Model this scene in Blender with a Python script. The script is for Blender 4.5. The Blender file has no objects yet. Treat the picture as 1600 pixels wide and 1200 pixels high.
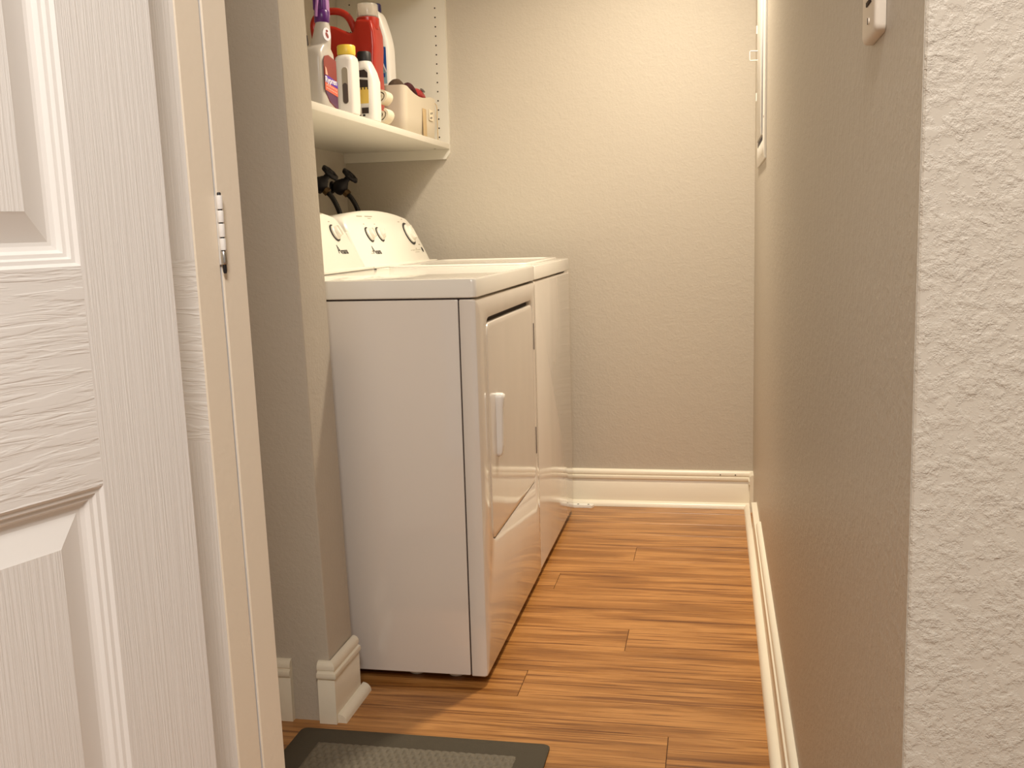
import bpy, bmesh, math, random
from mathutils import Vector, Matrix
random.seed(7)
PI = math.pi
SC = bpy.context.scene
COL = SC.collection

# ------------------------------------------------------------------ camera
YAW, PITCH, ROLL = 0.1979, 0.1472, -0.0282
fw = Vector((-math.sin(YAW)*math.cos(PITCH), math.cos(YAW)*math.cos(PITCH), -math.sin(PITCH)))
rt0 = Vector((math.cos(YAW), math.sin(YAW), 0))
up0 = rt0.cross(fw)
rt = math.cos(ROLL)*rt0 + math.sin(ROLL)*up0
up = -math.sin(ROLL)*rt0 + math.cos(ROLL)*up0
cam_d = bpy.data.cameras.new('camera')
cam_d.sensor_width = 36.0
cam_d.lens = 36.0*1600/1600.0
cam_d.clip_start = 0.02
cam = bpy.data.objects.new('camera', cam_d)
COL.objects.link(cam)
mw = Matrix((rt, up, -fw)).transposed().to_4x4()
mw.translation = Vector((-0.1341, -3.6921, 1.0088))
cam.matrix_world = mw
SC.camera = cam

# ------------------------------------------------------------------ world, lights, exposure
w = bpy.data.worlds.new('world'); SC.world = w; w.use_nodes = True
w.node_tree.nodes['Background'].inputs[0].default_value = (1.0, 0.93, 0.84, 1)
w.node_tree.nodes['Background'].inputs[1].default_value = 0.27

def lamp(name, kind, loc, power, color, size=0.1, target=None, size_y=None, spread=None):
    d = bpy.data.lights.new(name, kind); d.energy = power; d.color = color
    if kind == 'AREA':
        d.size = size
        if size_y: d.shape = 'RECTANGLE'; d.size_y = size_y
        if spread: d.spread = spread
    else:
        d.shadow_soft_size = size
    o = bpy.data.objects.new(name, d); COL.objects.link(o); o.location = loc
    if target is not None:
        o.rotation_euler = (Vector(target)-Vector(loc)).to_track_quat('-Z', 'Y').to_euler()
    return o
# bulb of the laundry closet, warm, near the back wall
lamp('laundry_ceiling_downlight', 'AREA', (-0.24, -0.76, 2.40), 15, (1.0, 0.87, 0.69), 0.11, (-0.26, -0.82, 0.0), spread=math.radians(128))
# ceiling fixture of the room behind the camera
lamp('room_ceiling_light', 'AREA', (-0.10, -3.98, 2.36), 33, (1.0, 0.94, 0.89), 0.6, (-0.25, -2.9, 0.4))

SC.view_settings.view_transform = 'Standard'
SC.view_settings.look = 'None'
SC.view_settings.exposure = 0.55
SC.view_settings.gamma = 1.0
SC.view_settings.use_curve_mapping = False

# ------------------------------------------------------------------ materials
def srgb(r, g, b):
    f = lambda c: (c/255/12.92) if c/255 <= 0.04045 else ((c/255+0.055)/1.055)**2.4
    return (f(r), f(g), f(b), 1)

def mat(name, col, rough=0.5, metal=0.0, spec=0.5, trans=0.0, coat=0.0, ior=None):
    m = bpy.data.materials.new(name); m.use_nodes = True
    b = m.node_tree.nodes['Principled BSDF']
    b.inputs['Base Color'].default_value = col
    b.inputs['Roughness'].default_value = rough
    b.inputs['Metallic'].default_value = metal
    b.inputs['Specular IOR Level'].default_value = spec
    b.inputs['Transmission Weight'].default_value = trans
    b.inputs['Coat Weight'].default_value = coat
    if ior: b.inputs['IOR'].default_value = ior
    return m

def nodes(m):
    nt = m.node_tree
    return nt, nt.nodes, nt.links, nt.nodes['Principled BSDF']

def add_bump(m, scale=(1, 1, 1), nscale=50, detail=3, rough=0.5, strength=0.3, dist=0.002, lo=0.0, hi=1.0, uv=False, distortion=0.0):
    nt, N, L, b = nodes(m)
    tc = N.new('ShaderNodeTexCoord'); mp = N.new('ShaderNodeMapping'); mp.inputs['Scale'].default_value = scale
    L.new(tc.outputs['UV' if uv else 'Object'], mp.inputs[0])
    n = N.new('ShaderNodeTexNoise'); n.inputs['Scale'].default_value = nscale; n.inputs['Detail'].default_value = detail
    n.inputs['Roughness'].default_value = rough; n.inputs['Distortion'].default_value = distortion
    L.new(mp.outputs[0], n.inputs['Vector'])
    r = N.new('ShaderNodeMapRange'); r.inputs['From Min'].default_value = lo; r.inputs['From Max'].default_value = hi
    r.interpolation_type = 'SMOOTHSTEP'
    L.new(n.outputs['Fac'], r.inputs[0])
    bp = N.new('ShaderNodeBump'); bp.inputs['Strength'].default_value = strength; bp.inputs['Distance'].default_value = dist
    L.new(r.outputs[0], bp.inputs['Height'])
    prev = b.inputs['Normal'].links[0].from_socket if b.inputs['Normal'].links else None
    if prev is not None: L.new(prev, bp.inputs['Normal'])
    L.new(bp.outputs[0], b.inputs['Normal'])
    return n

WALL = srgb(196, 187, 172)
m_wall = mat('taupe_wall_paint', WALL, 0.42, spec=0.35)
add_bump(m_wall, nscale=120, detail=4, rough=0.6, strength=0.28, dist=0.0010, lo=0.42, hi=0.64)
add_bump(m_wall, nscale=38, detail=3, rough=0.5, strength=0.12, dist=0.002, lo=0.45, hi=0.62)
m_wallk = mat('knockdown_wall_paint', WALL, 0.45, spec=0.35)
add_bump(m_wallk, scale=(0.8, 1, 1.2), nscale=34, detail=7, rough=0.68, strength=0.34, dist=0.0014, lo=0.50, hi=0.60, distortion=0.25)
add_bump(m_wallk, nscale=110, detail=4, rough=0.65, strength=0.5, dist=0.0012, lo=0.4, hi=0.65)
m_ceil = mat('ceiling_paint', srgb(236, 232, 222), 0.8)
m_trim = mat('cream_trim_paint', srgb(240, 232, 212), 0.3)
add_bump(m_trim, nscale=60, detail=2, strength=0.12, dist=0.001)
m_door_plain = mat('white_door_paint', srgb(238, 234, 228), 0.38)
m_door_v = mat('white_door_grain_vertical', srgb(238, 234, 228), 0.38)
add_bump(m_door_v, scale=(1, 1, 0.02), nscale=330, detail=4, rough=0.65, strength=0.42, dist=0.0007, lo=0.35, hi=0.65)
m_door_h = mat('white_door_grain_horizontal', srgb(238, 234, 228), 0.38)
add_bump(m_door_h, scale=(0.09, 0.09, 1), nscale=150, detail=3, rough=0.55, strength=0.45, dist=0.0010, lo=0.42, hi=0.62, distortion=0.5)
m_door_edge = mat('beige_door_edge_paint', srgb(232, 218, 196), 0.45)
add_bump(m_door_edge, nscale=140, detail=3, strength=0.25, dist=0.0008)
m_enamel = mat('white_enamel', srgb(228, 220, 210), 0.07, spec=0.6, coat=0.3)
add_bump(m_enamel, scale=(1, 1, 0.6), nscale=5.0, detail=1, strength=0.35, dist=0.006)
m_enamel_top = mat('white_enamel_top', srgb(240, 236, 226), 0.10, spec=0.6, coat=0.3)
m_console = mat('white_console_plastic', srgb(240, 236, 224), 0.35)
m_knob = mat('white_knob_plastic', srgb(236, 232, 220), 0.3)
m_gap = mat('dark_gap', srgb(40, 20, 14), 0.7)
m_black = mat('black_print', srgb(14, 14, 16), 0.4)
m_greyprint = mat('grey_print', srgb(168, 160, 140), 0.5)
m_shelf = mat('white_melamine', srgb(230, 225, 212), 0.35)
m_hole = mat('dark_hole', srgb(46, 34, 22), 0.8)
m_chrome = mat('bright_metal', srgb(200, 196, 190), 0.25, metal=1.0)
m_brass = mat('aged_brass', srgb(120, 98, 70), 0.5, metal=0.9)
m_iron = mat('dark_valve_paint', srgb(26, 22, 30), 0.5)
add_bump(m_iron, nscale=180, strength=0.3, dist=0.001)
m_rubber = mat('black_rubber', srgb(24, 20, 22), 0.5)
m_mat = mat('grey_rubber_mat', srgb(80, 73, 60), 0.85, spec=0.3)
add_bump(m_mat, nscale=380, detail=3, strength=0.5, dist=0.0012)
m_matk = mat('grey_mat_weave', srgb(112, 104, 88), 0.7)
add_bump(m_matk, nscale=420, detail=3, strength=0.5, dist=0.001)
m_switch = mat('white_switch_plastic', srgb(232, 222, 206), 0.4)
m_metalwhite = mat('white_painted_steel', srgb(246, 244, 236), 0.28)
m_blueg = mat('blue_grey_gap_shade', srgb(60, 64, 88), 0.6)  # shadow tone painted into the gap beside the breaker panel door
m_grey_plastic = mat('grey_white_plastic', srgb(196, 190, 182), 0.28)
m_white_plastic = mat('white_bottle_plastic', srgb(240, 236, 228), 0.3)
m_purple = mat('purple_plastic', srgb(84, 26, 110), 0.3)
m_lilac = mat('lilac_plastic', srgb(170, 120, 180), 0.3)
m_red = mat('red_bottle_plastic', srgb(166, 36, 20), 0.28)
m_clear = mat('clear_cap_plastic', srgb(238, 232, 222), 0.15, trans=0.75, ior=1.3)
m_yellow = mat('yellow_cap_plastic', srgb(240, 208, 78), 0.35)
m_blue = mat('blue_label', srgb(28, 84, 160), 0.4)
m_teal = mat('pale_teal_label', srgb(150, 190, 204), 0.4)
m_navy = mat('navy_cap_plastic', srgb(28, 20, 74), 0.35)
m_darkgrey = mat('dark_grey_liquid', srgb(84, 74, 68), 0.3)
m_labelred = mat('red_brown_label', srgb(142, 52, 44), 0.4)
m_labelcoral = mat('coral_label', srgb(232, 110, 84), 0.4)
m_labelviolet = mat('violet_label', srgb(88, 34, 176), 0.4)
m_labelplum = mat('plum_label', srgb(90, 44, 84), 0.4)
m_labelyellow = mat('yellow_label', srgb(240, 206, 100), 0.4)
m_labelorange = mat('orange_label', srgb(240, 180, 84), 0.4)
m_labeldark = mat('charcoal_label', srgb(58, 46, 42), 0.4)
m_whiteprint = mat('white_print', srgb(245, 240, 250), 0.4)
m_pinkprint = mat('pink_print', srgb(244, 180, 160), 0.4)
m_cloth = mat('cream_terry_cloth', srgb(232, 220, 194), 0.9)
add_bump(m_cloth, nscale=500, detail=3, strength=0.6, dist=0.001)
m_bin = mat('cream_plastic_bin', srgb(214, 203, 182), 0.45)
m_redbag = mat('red_foil_bag', srgb(168, 24, 32), 0.35)
add_bump(m_redbag, nscale=60, detail=3, strength=0.6, dist=0.004)
m_maroon = mat('maroon_cloth', srgb(64, 14, 22), 0.8)
m_browncloth = mat('brown_speckled_cloth', srgb(84, 66, 50), 0.9)
add_bump(m_browncloth, nscale=300, detail=3, strength=0.7, dist=0.002)
m_tan = mat('tan_cardboard', srgb(196, 170, 128), 0.7)

# wood laminate: UV in metres along / across each plank, with a per plank offset
m_wood = bpy.data.materials.new('oak_laminate'); m_wood.use_nodes = True
nt, N, L, B = nodes(m_wood)
uvn = N.new('ShaderNodeUVMap'); uvn.uv_map = 'UVMap'
def wnoise(scale, nscale, detail, rough, dist=0.0):
    mp = N.new('ShaderNodeMapping'); mp.inputs['Scale'].default_value = scale
    L.new(uvn.outputs[0], mp.inputs[0])
    n = N.new('ShaderNodeTexNoise'); n.inputs['Scale'].default_value = nscale
    n.inputs['Detail'].default_value = detail; n.inputs['Roughness'].default_value = rough
    n.inputs['Distortion'].default_value = dist
    L.new(mp.outputs[0], n.inputs['Vector']); return n
def ramp(src, pts):
    r = N.new('ShaderNodeValToRGB')
    e = r.color_ramp.elements
    while len(e) > 1: e.remove(e[-1])
    e[0].position, e[0].color = pts[0]
    for p, c in pts[1:]:
        q = e.new(p); q.color = c
    L.new(src, r.inputs[0]); return r
broad = wnoise((0.9, 9, 1), 2.2, 4, 0.55, 0.6)
c1 = ramp(broad.outputs['Fac'], [(0.28, srgb(136, 88, 40)), (0.45, srgb(164, 112, 56)), (0.58, srgb(192, 138, 78)), (0.75, srgb(158, 106, 52))])
lines = wnoise((0.55, 24, 1), 4.0, 6, 0.60, 0.6)
c2 = ramp(lines.outputs['Fac'], [(0.37, (0.36, 0.25, 0.16, 1)), (0.425, (0.72, 0.64, 0.54, 1)), (0.47, (1, 1, 1, 1)), (0.56, (1.12, 1.12, 1.12, 1)), (0.60, (1.0, 0.98, 0.95, 1)), (0.635, (0.62, 0.52, 0.42, 1)), (0.67, (1.0, 1.0, 1.0, 1))])
mul = N.new('ShaderNodeMix'); mul.data_type = 'RGBA'; mul.blend_type = 'MULTIPLY'; mul.inputs['Factor'].default_value = 0.85
L.new(c1.outputs[0], mul.inputs['A']); L.new(c2.outputs[0], mul.inputs['B'])
fine = wnoise((2.5, 120, 1), 3.0, 3, 0.6)
c3 = ramp(fine.outputs['Fac'], [(0.3, (0.78, 0.74, 0.68, 1)), (0.55, (1, 1, 1, 1))])
mul2 = N.new('ShaderNodeMix'); mul2.data_type = 'RGBA'; mul2.blend_type = 'MULTIPLY'; mul2.inputs['Factor'].default_value = 1.0
L.new(mul.outputs['Result'], mul2.inputs['A']); L.new(c3.outputs[0], mul2.inputs['B'])
L.new(mul2.outputs['Result'], B.inputs['Base Color'])
B.inputs['Roughness'].default_value = 0.32
bp = N.new('ShaderNodeBump'); bp.inputs['Strength'].default_value = 0.15; bp.inputs['Distance'].default_value = 0.001
L.new(lines.outputs['Fac'], bp.inputs['Height']); L.new(bp.outputs[0], B.inputs['Normal'])

# ------------------------------------------------------------------ mesh helpers (everything in world metres)
def add_box(bm, x0, x1, y0, y1, z0, z1, bev=0.0, seg=2, mi=0):
    t = bmesh.new()
    bmesh.ops.create_cube(t, size=1)
    for v in t.verts:
        v.co = Vector(((x0+x1)/2+v.co.x*(x1-x0), (y0+y1)/2+v.co.y*(y1-y0), (z0+z1)/2+v.co.z*(z1-z0)))
    if bev > 0:
        bmesh.ops.bevel(t, geom=t.edges[:], offset=bev, segments=seg, profile=0.5, affect='EDGES')
    merge(bm, t, mi); return bm
def merge(bm, t, mi=None):
    me = bpy.data.meshes.new('t')
    if mi is not None:
        for f in t.faces: f.material_index = mi
    t.to_mesh(me); t.free(); bm.from_mesh(me); bpy.data.meshes.remove(me)
def box(*a, **k): return add_box(bmesh.new(), *a, **k)
def loft(bm, loops, cap0=True, cap1=True, mi=0, closed=True):
    """loops: list of equal-length lists of points"""
    rows = [[bm.verts.new(Vector(p)) for p in l] for l in loops]
    n = len(rows[0])
    for a, b in zip(rows[:-1], rows[1:]):
        for i in range(n if closed else n-1):
            j = (i+1) % n
            try:
                f = bm.faces.new((a[i], a[j], b[j], b[i])); f.material_index = mi
            except ValueError: pass
    if cap0:
        f = bm.faces.new(rows[0][::-1]); f.material_index = mi
    if cap1:
        f = bm.faces.new(rows[-1]); f.material_index = mi
    return bm
def lathe(bm, prof, seg=24, M=None, mi=0, cap0=True, cap1=True):
    loops = []
    for r, z in prof:
        loops.append([(M @ Vector((r*math.cos(2*PI*i/seg), r*math.sin(2*PI*i/seg), z))) if M else Vector((r*math.cos(2*PI*i/seg), r*math.sin(2*PI*i/seg), z)) for i in range(seg)])
    return loft(bm, loops, cap0, cap1, mi)
def axis_matrix(loc, d, upv=(0, 0, 1)):
    d = Vector(d).normalized(); u = Vector(upv)
    x = u.cross(d)
    if x.length < 1e-4: x = Vector((1, 0, 0))
    x.normalize(); y = d.cross(x)
    M = Matrix((x, y, d)).transposed().to_4x4(); M.translation = Vector(loc); return M
def tube(bm, pts, r, seg=12, mi=0, closed=False, rf=None):
    pts = [Vector(p) for p in pts]; loops = []; n = len(pts)
    prev = None
    for i, p in enumerate(pts):
        a = pts[(i-1) % n] if (closed or i > 0) else p
        b = pts[(i+1) % n] if (closed or i < n-1) else p
        d = (b-a).normalized()
        if prev is None:
            u = Vector((0, 0, 1)) if abs(d.z) < 0.9 else Vector((1, 0, 0))
            x = u.cross(d).normalized()
        else:
            x = (prev - d*prev.dot(d)).normalized()
        prev = x; y = d.cross(x)
        rr = r if rf is None else rf(i)
        loops.append([p+rr*(math.cos(2*PI*k/seg)*x+math.sin(2*PI*k/seg)*y) for k in range(seg)])
    if closed: loops.append(loops[0]); return loft(bm, loops, False, False, mi)
    return loft(bm, loops, True, True, mi)
def smooth_path(pts, sub=6):
    P = [Vector(p) for p in pts]; out = []
    for i in range(len(P)-1):
        p0 = P[max(i-1, 0)]; p1 = P[i]; p2 = P[i+1]; p3 = P[min(i+2, len(P)-1)]
        for k in range(sub):
            t = k/sub
            out.append(0.5*((2*p1)+(-p0+p2)*t+(2*p0-5*p1+4*p2-p3)*t*t+(-p0+3*p1-3*p2+p3)*t**3))
    out.append(P[-1]); return out
def rrect(a0, a1, b0, b1, r, n=6):
    """rounded rectangle loop in 2D, counter clockwise"""
    out = []
    for (cx, cy, s) in ((a1-r, b1-r, 0), (a0+r, b1-r, 1), (a0+r, b0+r, 2), (a1-r, b0+r, 3)):
        for k in range(n+1):
            t = (s+k/n)*PI/2
            out.append((cx+r*math.cos(t), cy+r*math.sin(t)))
    return out
def onX(loop, x): return [Vector((x, a, b)) for a, b in loop]
def onY(loop, y): return [Vector((a, y, b)) for a, b in loop]
def onZ(loop, z): return [Vector((a, b, z)) for a, b in loop]

def obj(name, bm, mats, parent=None, root=None, angle=38, weld=True):
    if weld: bmesh.ops.remove_doubles(bm, verts=bm.verts, dist=1e-6)
    bmesh.ops.recalc_face_normals(bm, faces=bm.faces)
    r = root if root is not None else parent
    while r is not None and r.parent is not None: r = r.parent
    if r is not None:
        bmesh.ops.translate(bm, verts=bm.verts, vec=-r.location)
    me = bpy.data.meshes.new(name); bm.to_mesh(me); bm.free()
    for m in (mats if isinstance(mats, (list, tuple)) else [mats]): me.materials.append(m)
    me.shade_smooth(); me.set_sharp_from_angle(angle=math.radians(angle))
    o = bpy.data.objects.new(name, me); COL.objects.link(o)
    if parent is not None: o.parent = parent
    return o
def thing(name, label, cat, loc, group=None):
    o = bpy.data.objects.new(name, None); COL.objects.link(o); o.location = loc
    o.empty_display_size = 0.05
    o['label'] = label; o['category'] = cat
    if group: o['group'] = group
    return o
def tag(o, label, cat, group=None):
    o['label'] = label; o['category'] = cat
    if group: o['group'] = group
    return o
def struct(name, bm, mats, label, cat='structure', angle=38):
    o = obj(name, bm, mats, angle=angle); o['kind'] = 'structure'; o['label'] = label; o['category'] = cat
    return o
def text(name, body, size, M, m, parent, extrude=0.0003, shear=0.0, bold=0.0, sx=1.0):
    c = bpy.data.curves.new('t', 'FONT'); c.body = body; c.size = size; c.extrude = extrude; c.shear = shear
    c.align_x = 'CENTER'; c.align_y = 'CENTER'; c.offset = bold
    t = bpy.data.objects.new('t', c); COL.objects.link(t)
    dg = bpy.context.evaluated_depsgraph_get(); dg.update()
    me = bpy.data.meshes.new_from_object(t.evaluated_get(dg))
    bpy.data.objects.remove(t); bpy.data.curves.remove(c)
    r = parent
    while r.parent is not None: r = r.parent
    S = Matrix.Diagonal((sx, 1, 1, 1))
    me.transform(Matrix.Translation(-r.location) @ M @ S)
    me.materials.clear(); me.materials.append(m); me.name = name
    o = bpy.data.objects.new(name, me); COL.objects.link(o); o.parent = parent
    return o

# ------------------------------------------------------------------ setting: floor, walls, ceiling
def build_floor():
    bm = bmesh.new(); uv = bm.loops.layers.uv.new('UVMap')
    W = 0.137; LEN = 1.21
    known = {0: -0.379, 2: -0.585, 5: -0.348, 7: -0.56, 9: -0.225, -1: -1.20, 1: 0.11, 3: -1.02, 4: -0.02, 6: -0.98, 8: -1.13}
    def plank(x0, x1, y0, y1):
        g = 0.0006; b = 0.0006
        pts = [(x0+g, y0+g, -0.003), (x1-g, y0+g, -0.003), (x1-g, y1-g, -0.003), (x0+g, y1-g, -0.003)]
        top = [(x0+g, y0+g, -b), (x1-g, y0+g, -b), (x1-g, y1-g, -b), (x0+g, y1-g, -b)]
        tt = [(x0+g+b, y0+g+b, 0), (x1-g-b, y0+g+b, 0), (x1-g-b, y1-g-b, 0), (x0+g+b, y1-g-b, 0)]
        rows = [[bm.verts.new(p) for p in q] for q in (pts, top, tt)]
        fs = []
        for a, c in ((0, 1), (1, 2)):
            for i in range(4):
                j = (i+1) % 4; fs.append(bm.faces.new((rows[a][i], rows[a][j], rows[c][j], rows[c][i])))
        fs.append(bm.faces.new(rows[2]))
        ou, ov = random.uniform(0, 40), random.uniform(0, 40)
        for f in fs:
            for l in f.loops:
                l[uv].uv = (l.vert.co.x+ou, l.vert.co.y+ov)
    XL, XR = -1.62, 0.0
    for k in range(-4, 33):
        y1 = -0.513-W*k; y0 = y1-W
        if y0 > 0.05: continue
        xr = 2.3 if y1 < -2.9 else 0.1
        j = known.get(k, -0.6+random.uniform(-0.6, 0.6))
        xs = [XL]; x = j
        while x > XL+0.02: x -= LEN
        x += LEN
        while x < xr-0.02:
            if x > XL+0.02: xs.append(x)
            x += LEN
        xs.append(xr)
        for a, b in zip(xs[:-1], xs[1:]): plank(a, b, y0, y1)
    f0 = len(bm.faces)
    add_box(bm, XL, 2.3, -5.2, 0.1, -0.03, -0.003, mi=1)
    return struct('floor', bm, [m_wood, m_gap], 'honey oak laminate plank floor of the laundry nook', 'floor')
build_floor()

struct('wall_back', box(-1.62, 0.12, 0.0, 0.12, 0, 2.44), m_wall, 'taupe orange peel textured wall behind the washer', 'wall')
struct('wall_right', box(0.0, 0.12, -2.955, 0.0, 0, 2.44), m_wall, 'taupe wall running along the right of the corridor', 'wall')
bm = bmesh.new()
lp = [(0.0005, -2.9565), (0.002, -2.958), (2.4, -2.958), (2.4, -2.86), (0.1205, -2.86), (0.1205, -2.9555), (0.0005, -2.9555)]
loft(bm, [onZ(lp, 0), onZ(lp, 2.44)])
struct('wall_front_right', bm, m_wallk, 'rough knockdown textured wall end facing the room at far right', 'wall')
struct('wall_left', box(-1.62, -1.48, -5.2, 0.0, 0, 2.44), m_wall, 'taupe wall behind the shelf and the water valves', 'wall')
bm = bmesh.new()
PX = lambda z: -0.9275+(0.3-z)*0.0215          # this end wall is slightly out of plumb
loft(bm, [onZ(rrect(-1.48, PX(z), -1.778, -1.640, 0.004, 3), z) for z in (0.0, 2.44)])
struct('wall_partition', bm, m_wall, 'short taupe partition wall end beside the dryer', 'wall')
struct('ceiling', box(-1.62, 2.4, -5.2, 0.12, 2.44, 2.5), m_ceil, 'flat off white ceiling above the nook', 'ceiling')

# baseboards
PROF = [(0, 0.0), (0.013, 0.0), (0.013, 0.094), (0.0115, 0.096), (0.0115, 0.099), (0.0165, 0.101), (0.018, 0.106), (0.0165, 0.112),
        (0.012, 0.114), (0.0115, 0.117), (0.0135, 0.119), (0.0135, 0.126), (0.010, 0.132), (0.004, 0.135), (0, 0.135)]
PROF_LOW = [(0, 0.0), (0.013, 0.0), (0.013, 0.094), (0.0115, 0.096), (0.0115, 0.099), (0.0165, 0.101), (0.018, 0.106), (0.0165, 0.110), (0.0, 0.111)]
def qround(d0, r=0.019):
    return [(d0, 0), (d0+r, 0)]+[(d0+r*math.cos(t*PI/2/6), r*math.sin(t*PI/2/6)) for t in range(1, 7)]
QR = qround(0.013)
def run(bm, prof, p0, p1, nrm, m0=0.0, m1=0.0, jag=0):
    p0 = Vector((*p0, 0)); p1 = Vector((*p1, 0)); nrm = Vector((*nrm, 0)); d = (p1-p0).normalized()
    loops = [[p0+nrm*a-d*(a*m0)+Vector((0, 0, z)) for a, z in prof], [p1+nrm*a+d*(a*m1)+Vector((0, 0, z)) for a, z in prof]]
    return loft(bm, loops)
bm = run(bmesh.new(), PROF, (-1.48, 0), (0, 0), (0, -1))
for px in (-0.115, -0.062):                                   # two nail holes
    lathe(bm, [(0.0022, 0), (0.0022, 0.0008)], 10, axis_matrix((px, -0.0134, 0.122), (0, -1, 0)), mi=1)
struct('baseboard_back', bm, [m_trim, m_hole], 'cream moulded baseboard on the back wall', 'baseboard')
bm = run(bmesh.new(), PROF, (0, -0.012), (0, -0.07), (-1, 0))
run(bm, PROF_LOW, (0, -0.34), (0, -0.648), (-1, 0))
run(bm, PROF, (0, -0.65), (0, -2.86), (-1, 0))
struct('baseboard_right', bm, m_trim, 'cream baseboard along the right wall, its cap missing near the corner', 'baseboard')
bm = run(bmesh.new(), QR, (-1.48, 0), (-0.013, 0), (0, -1))
struct('trim_1', bm, m_trim, 'cream quarter round strip at the foot of the back baseboard', 'trim')
bm = run(bmesh.new(), QR, (0, -0.013), (0, -2.86), (-1, 0))
struct('trim_2', bm, m_trim, 'cream quarter round strip at the foot of the right baseboard', 'trim')
bm = run(bmesh.new(), PROF, (-0.947, -1.778), (-0.922, -1.778), (0, -1), 0, 1)
run(bm, PROF, (-0.922, -1.778), (-0.922, -1.640), (1, 0), 1, 0)
struct('baseboard_partition', bm, m_trim, 'short cream baseboard wrapped around the partition wall end', 'baseboard')
bm = run(bmesh.new(), QR, (-0.922, -1.783), (-0.922, -1.625), (1, 0), 0, 0)
struct('trim_3', bm, m_trim, 'short cream quarter round piece at the partition wall end', 'trim')
bm = run(bmesh.new(), PROF, (-1.48, -1.778), (-1.007, -1.778), (0, -1))
struct('baseboard_left', bm, m_trim, 'cut off cream baseboard end behind the folded door', 'baseboard')

# ------------------------------------------------------------------ panelled folding doors
def leaf(name, label, origin, az, width, thick, z0, z1, stile, rails, side, through=(), edge_mat=None, group=None):
    """origin = corner at the visible vertical edge; az = compass direction (from +y towards +x) pointing along the leaf away from that edge;
    side = +1/-1: the side on which the panelled skin looks"""
    a = math.radians(az); e = Vector((math.sin(a), math.cos(a), 0)); nrm = Vector((e.y, -e.x, 0))*side
    o3 = Vector((origin[0], origin[1], 0))
    root = thing(name, label, 'door', (origin[0], origin[1], z0), group)
    def P(s, d, z): return o3+e*s+nrm*d+Vector((0, 0, z))
    bm = bmesh.new()
    def quad(pts, mi):
        f = bm.faces.new([bm.verts.new(p) for p in pts]); f.material_index = mi; return f
    S = [0, stile, width-stile, width]
    Z = [z0]+[z for r in rails for z in r]+[z1]
    # slab sides and back
    C_ = 0.0014
    lb = [P(C_, 0, z0), P(width, 0, z0), P(width, -thick, z0), P(C_, -thick, z0), P(0, -thick+C_, z0), P(0, -C_, z0)]
    lt = [p+Vector((0, 0, z1-z0)) for p in lb]
    for i, mi in ((1, 3), (2, 2), (3, 3), (4, 3), (5, 3)):
        j = (i+1) % 6; quad([lb[i], lb[j], lt[j], lt[i]], mi)
    quad(lb[::-1], 3); quad(lt, 3)
    # stiles
    zs = [z0]
    for k, r in enumerate(rails):
        if k in through: zs += [r[0], r[1]]
    zs.append(z1)
    for k in range(len(zs)-1):
        mi = 1 if (k % 2 == 1) else 0
        quad([P(C_, 0, zs[k]), P(stile, 0, zs[k]), P(stile, 0, zs[k+1]), P(C_, 0, zs[k+1])], mi)
    quad([P(width-stile, 0, z0), P(width, 0, z0), P(width, 0, z1), P(width-stile, 0, z1)], 0)
    for r in rails:
        quad([P(stile, 0, r[0]), P(width-stile, 0, r[0]), P(width-stile, 0, r[1]), P(stile, 0, r[1])], 1)
    # sunk panels between the rails
    rings = [(0.0, 0.0, 2), (0.0030, -0.003, 2), (0.0065, -0.0035, 2), (0.0085, -0.0065, 2), (0.012, -0.007, 2), (0.015, -0.011, 2), (0.019, -0.0125, 2), (0.0225, -0.0128, 2), (0.046, -0.0045, 2), (0.049, -0.0030, 2)]
    for k in range(len(rails)-1):
        a0, a1 = stile, width-stile; b0, b1 = rails[k][1], rails[k+1][0]
        prev = None
        for (i, d, mi) in rings:
            cur = [bm.verts.new(P(a0+i, d, b0+i)), bm.verts.new(P(a1-i, d, b0+i)), bm.verts.new(P(a1-i, d, b1-i)), bm.verts.new(P(a0+i, d, b1-i))]
            if prev:
                for q in range(4):
                    r_ = (q+1) % 4
                    f = bm.faces.new((prev[q], prev[r_], cur[r_], cur[q])); f.material_index = mi
            prev = cur
        f = bm.faces.new(prev); f.material_index = 0
    obj('door_panel', bm, [m_door_v, m_door_h, m_door_plain, edge_mat or m_door_edge], root, angle=14, weld=True)
    lean = math.radians(0.84)                # the leaves hang slightly out of plumb
    root.rotation_euler = (0, -lean, 0); root.location.x += math.sin(lean)*(1.07-z0)
    return root, P
RAILS = [(0.012, 0.24), (0.786, 0.990), (1.60, 1.70), (1.92, 2.03)]
leaf('panelled_door', 'white panelled door leaf nearest the camera at the left edge', (-0.667, -2.747), 180+17.9, 0.40, 0.034, 0.012, 2.03, 0.108, RAILS, -1, edge_mat=m_door_plain)
fold1, P1 = leaf('folding_door_leaf', 'front leaf of the folded pair, its bright strip and beige edge showing', (-0.6874, -2.6619), -70, 0.38, 0.035, 0.012, 2.03, 0.108, RAILS, -1, through=(1,))
fold2, P2 = leaf('folding_door_leaf', 'rear leaf of the folded pair, its plain beige edge beside the dark partition', (-0.6748, -2.6262), -70, 0.38, 0.036, 0.012, 2.03, 0.108, RAILS, -1)

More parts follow.
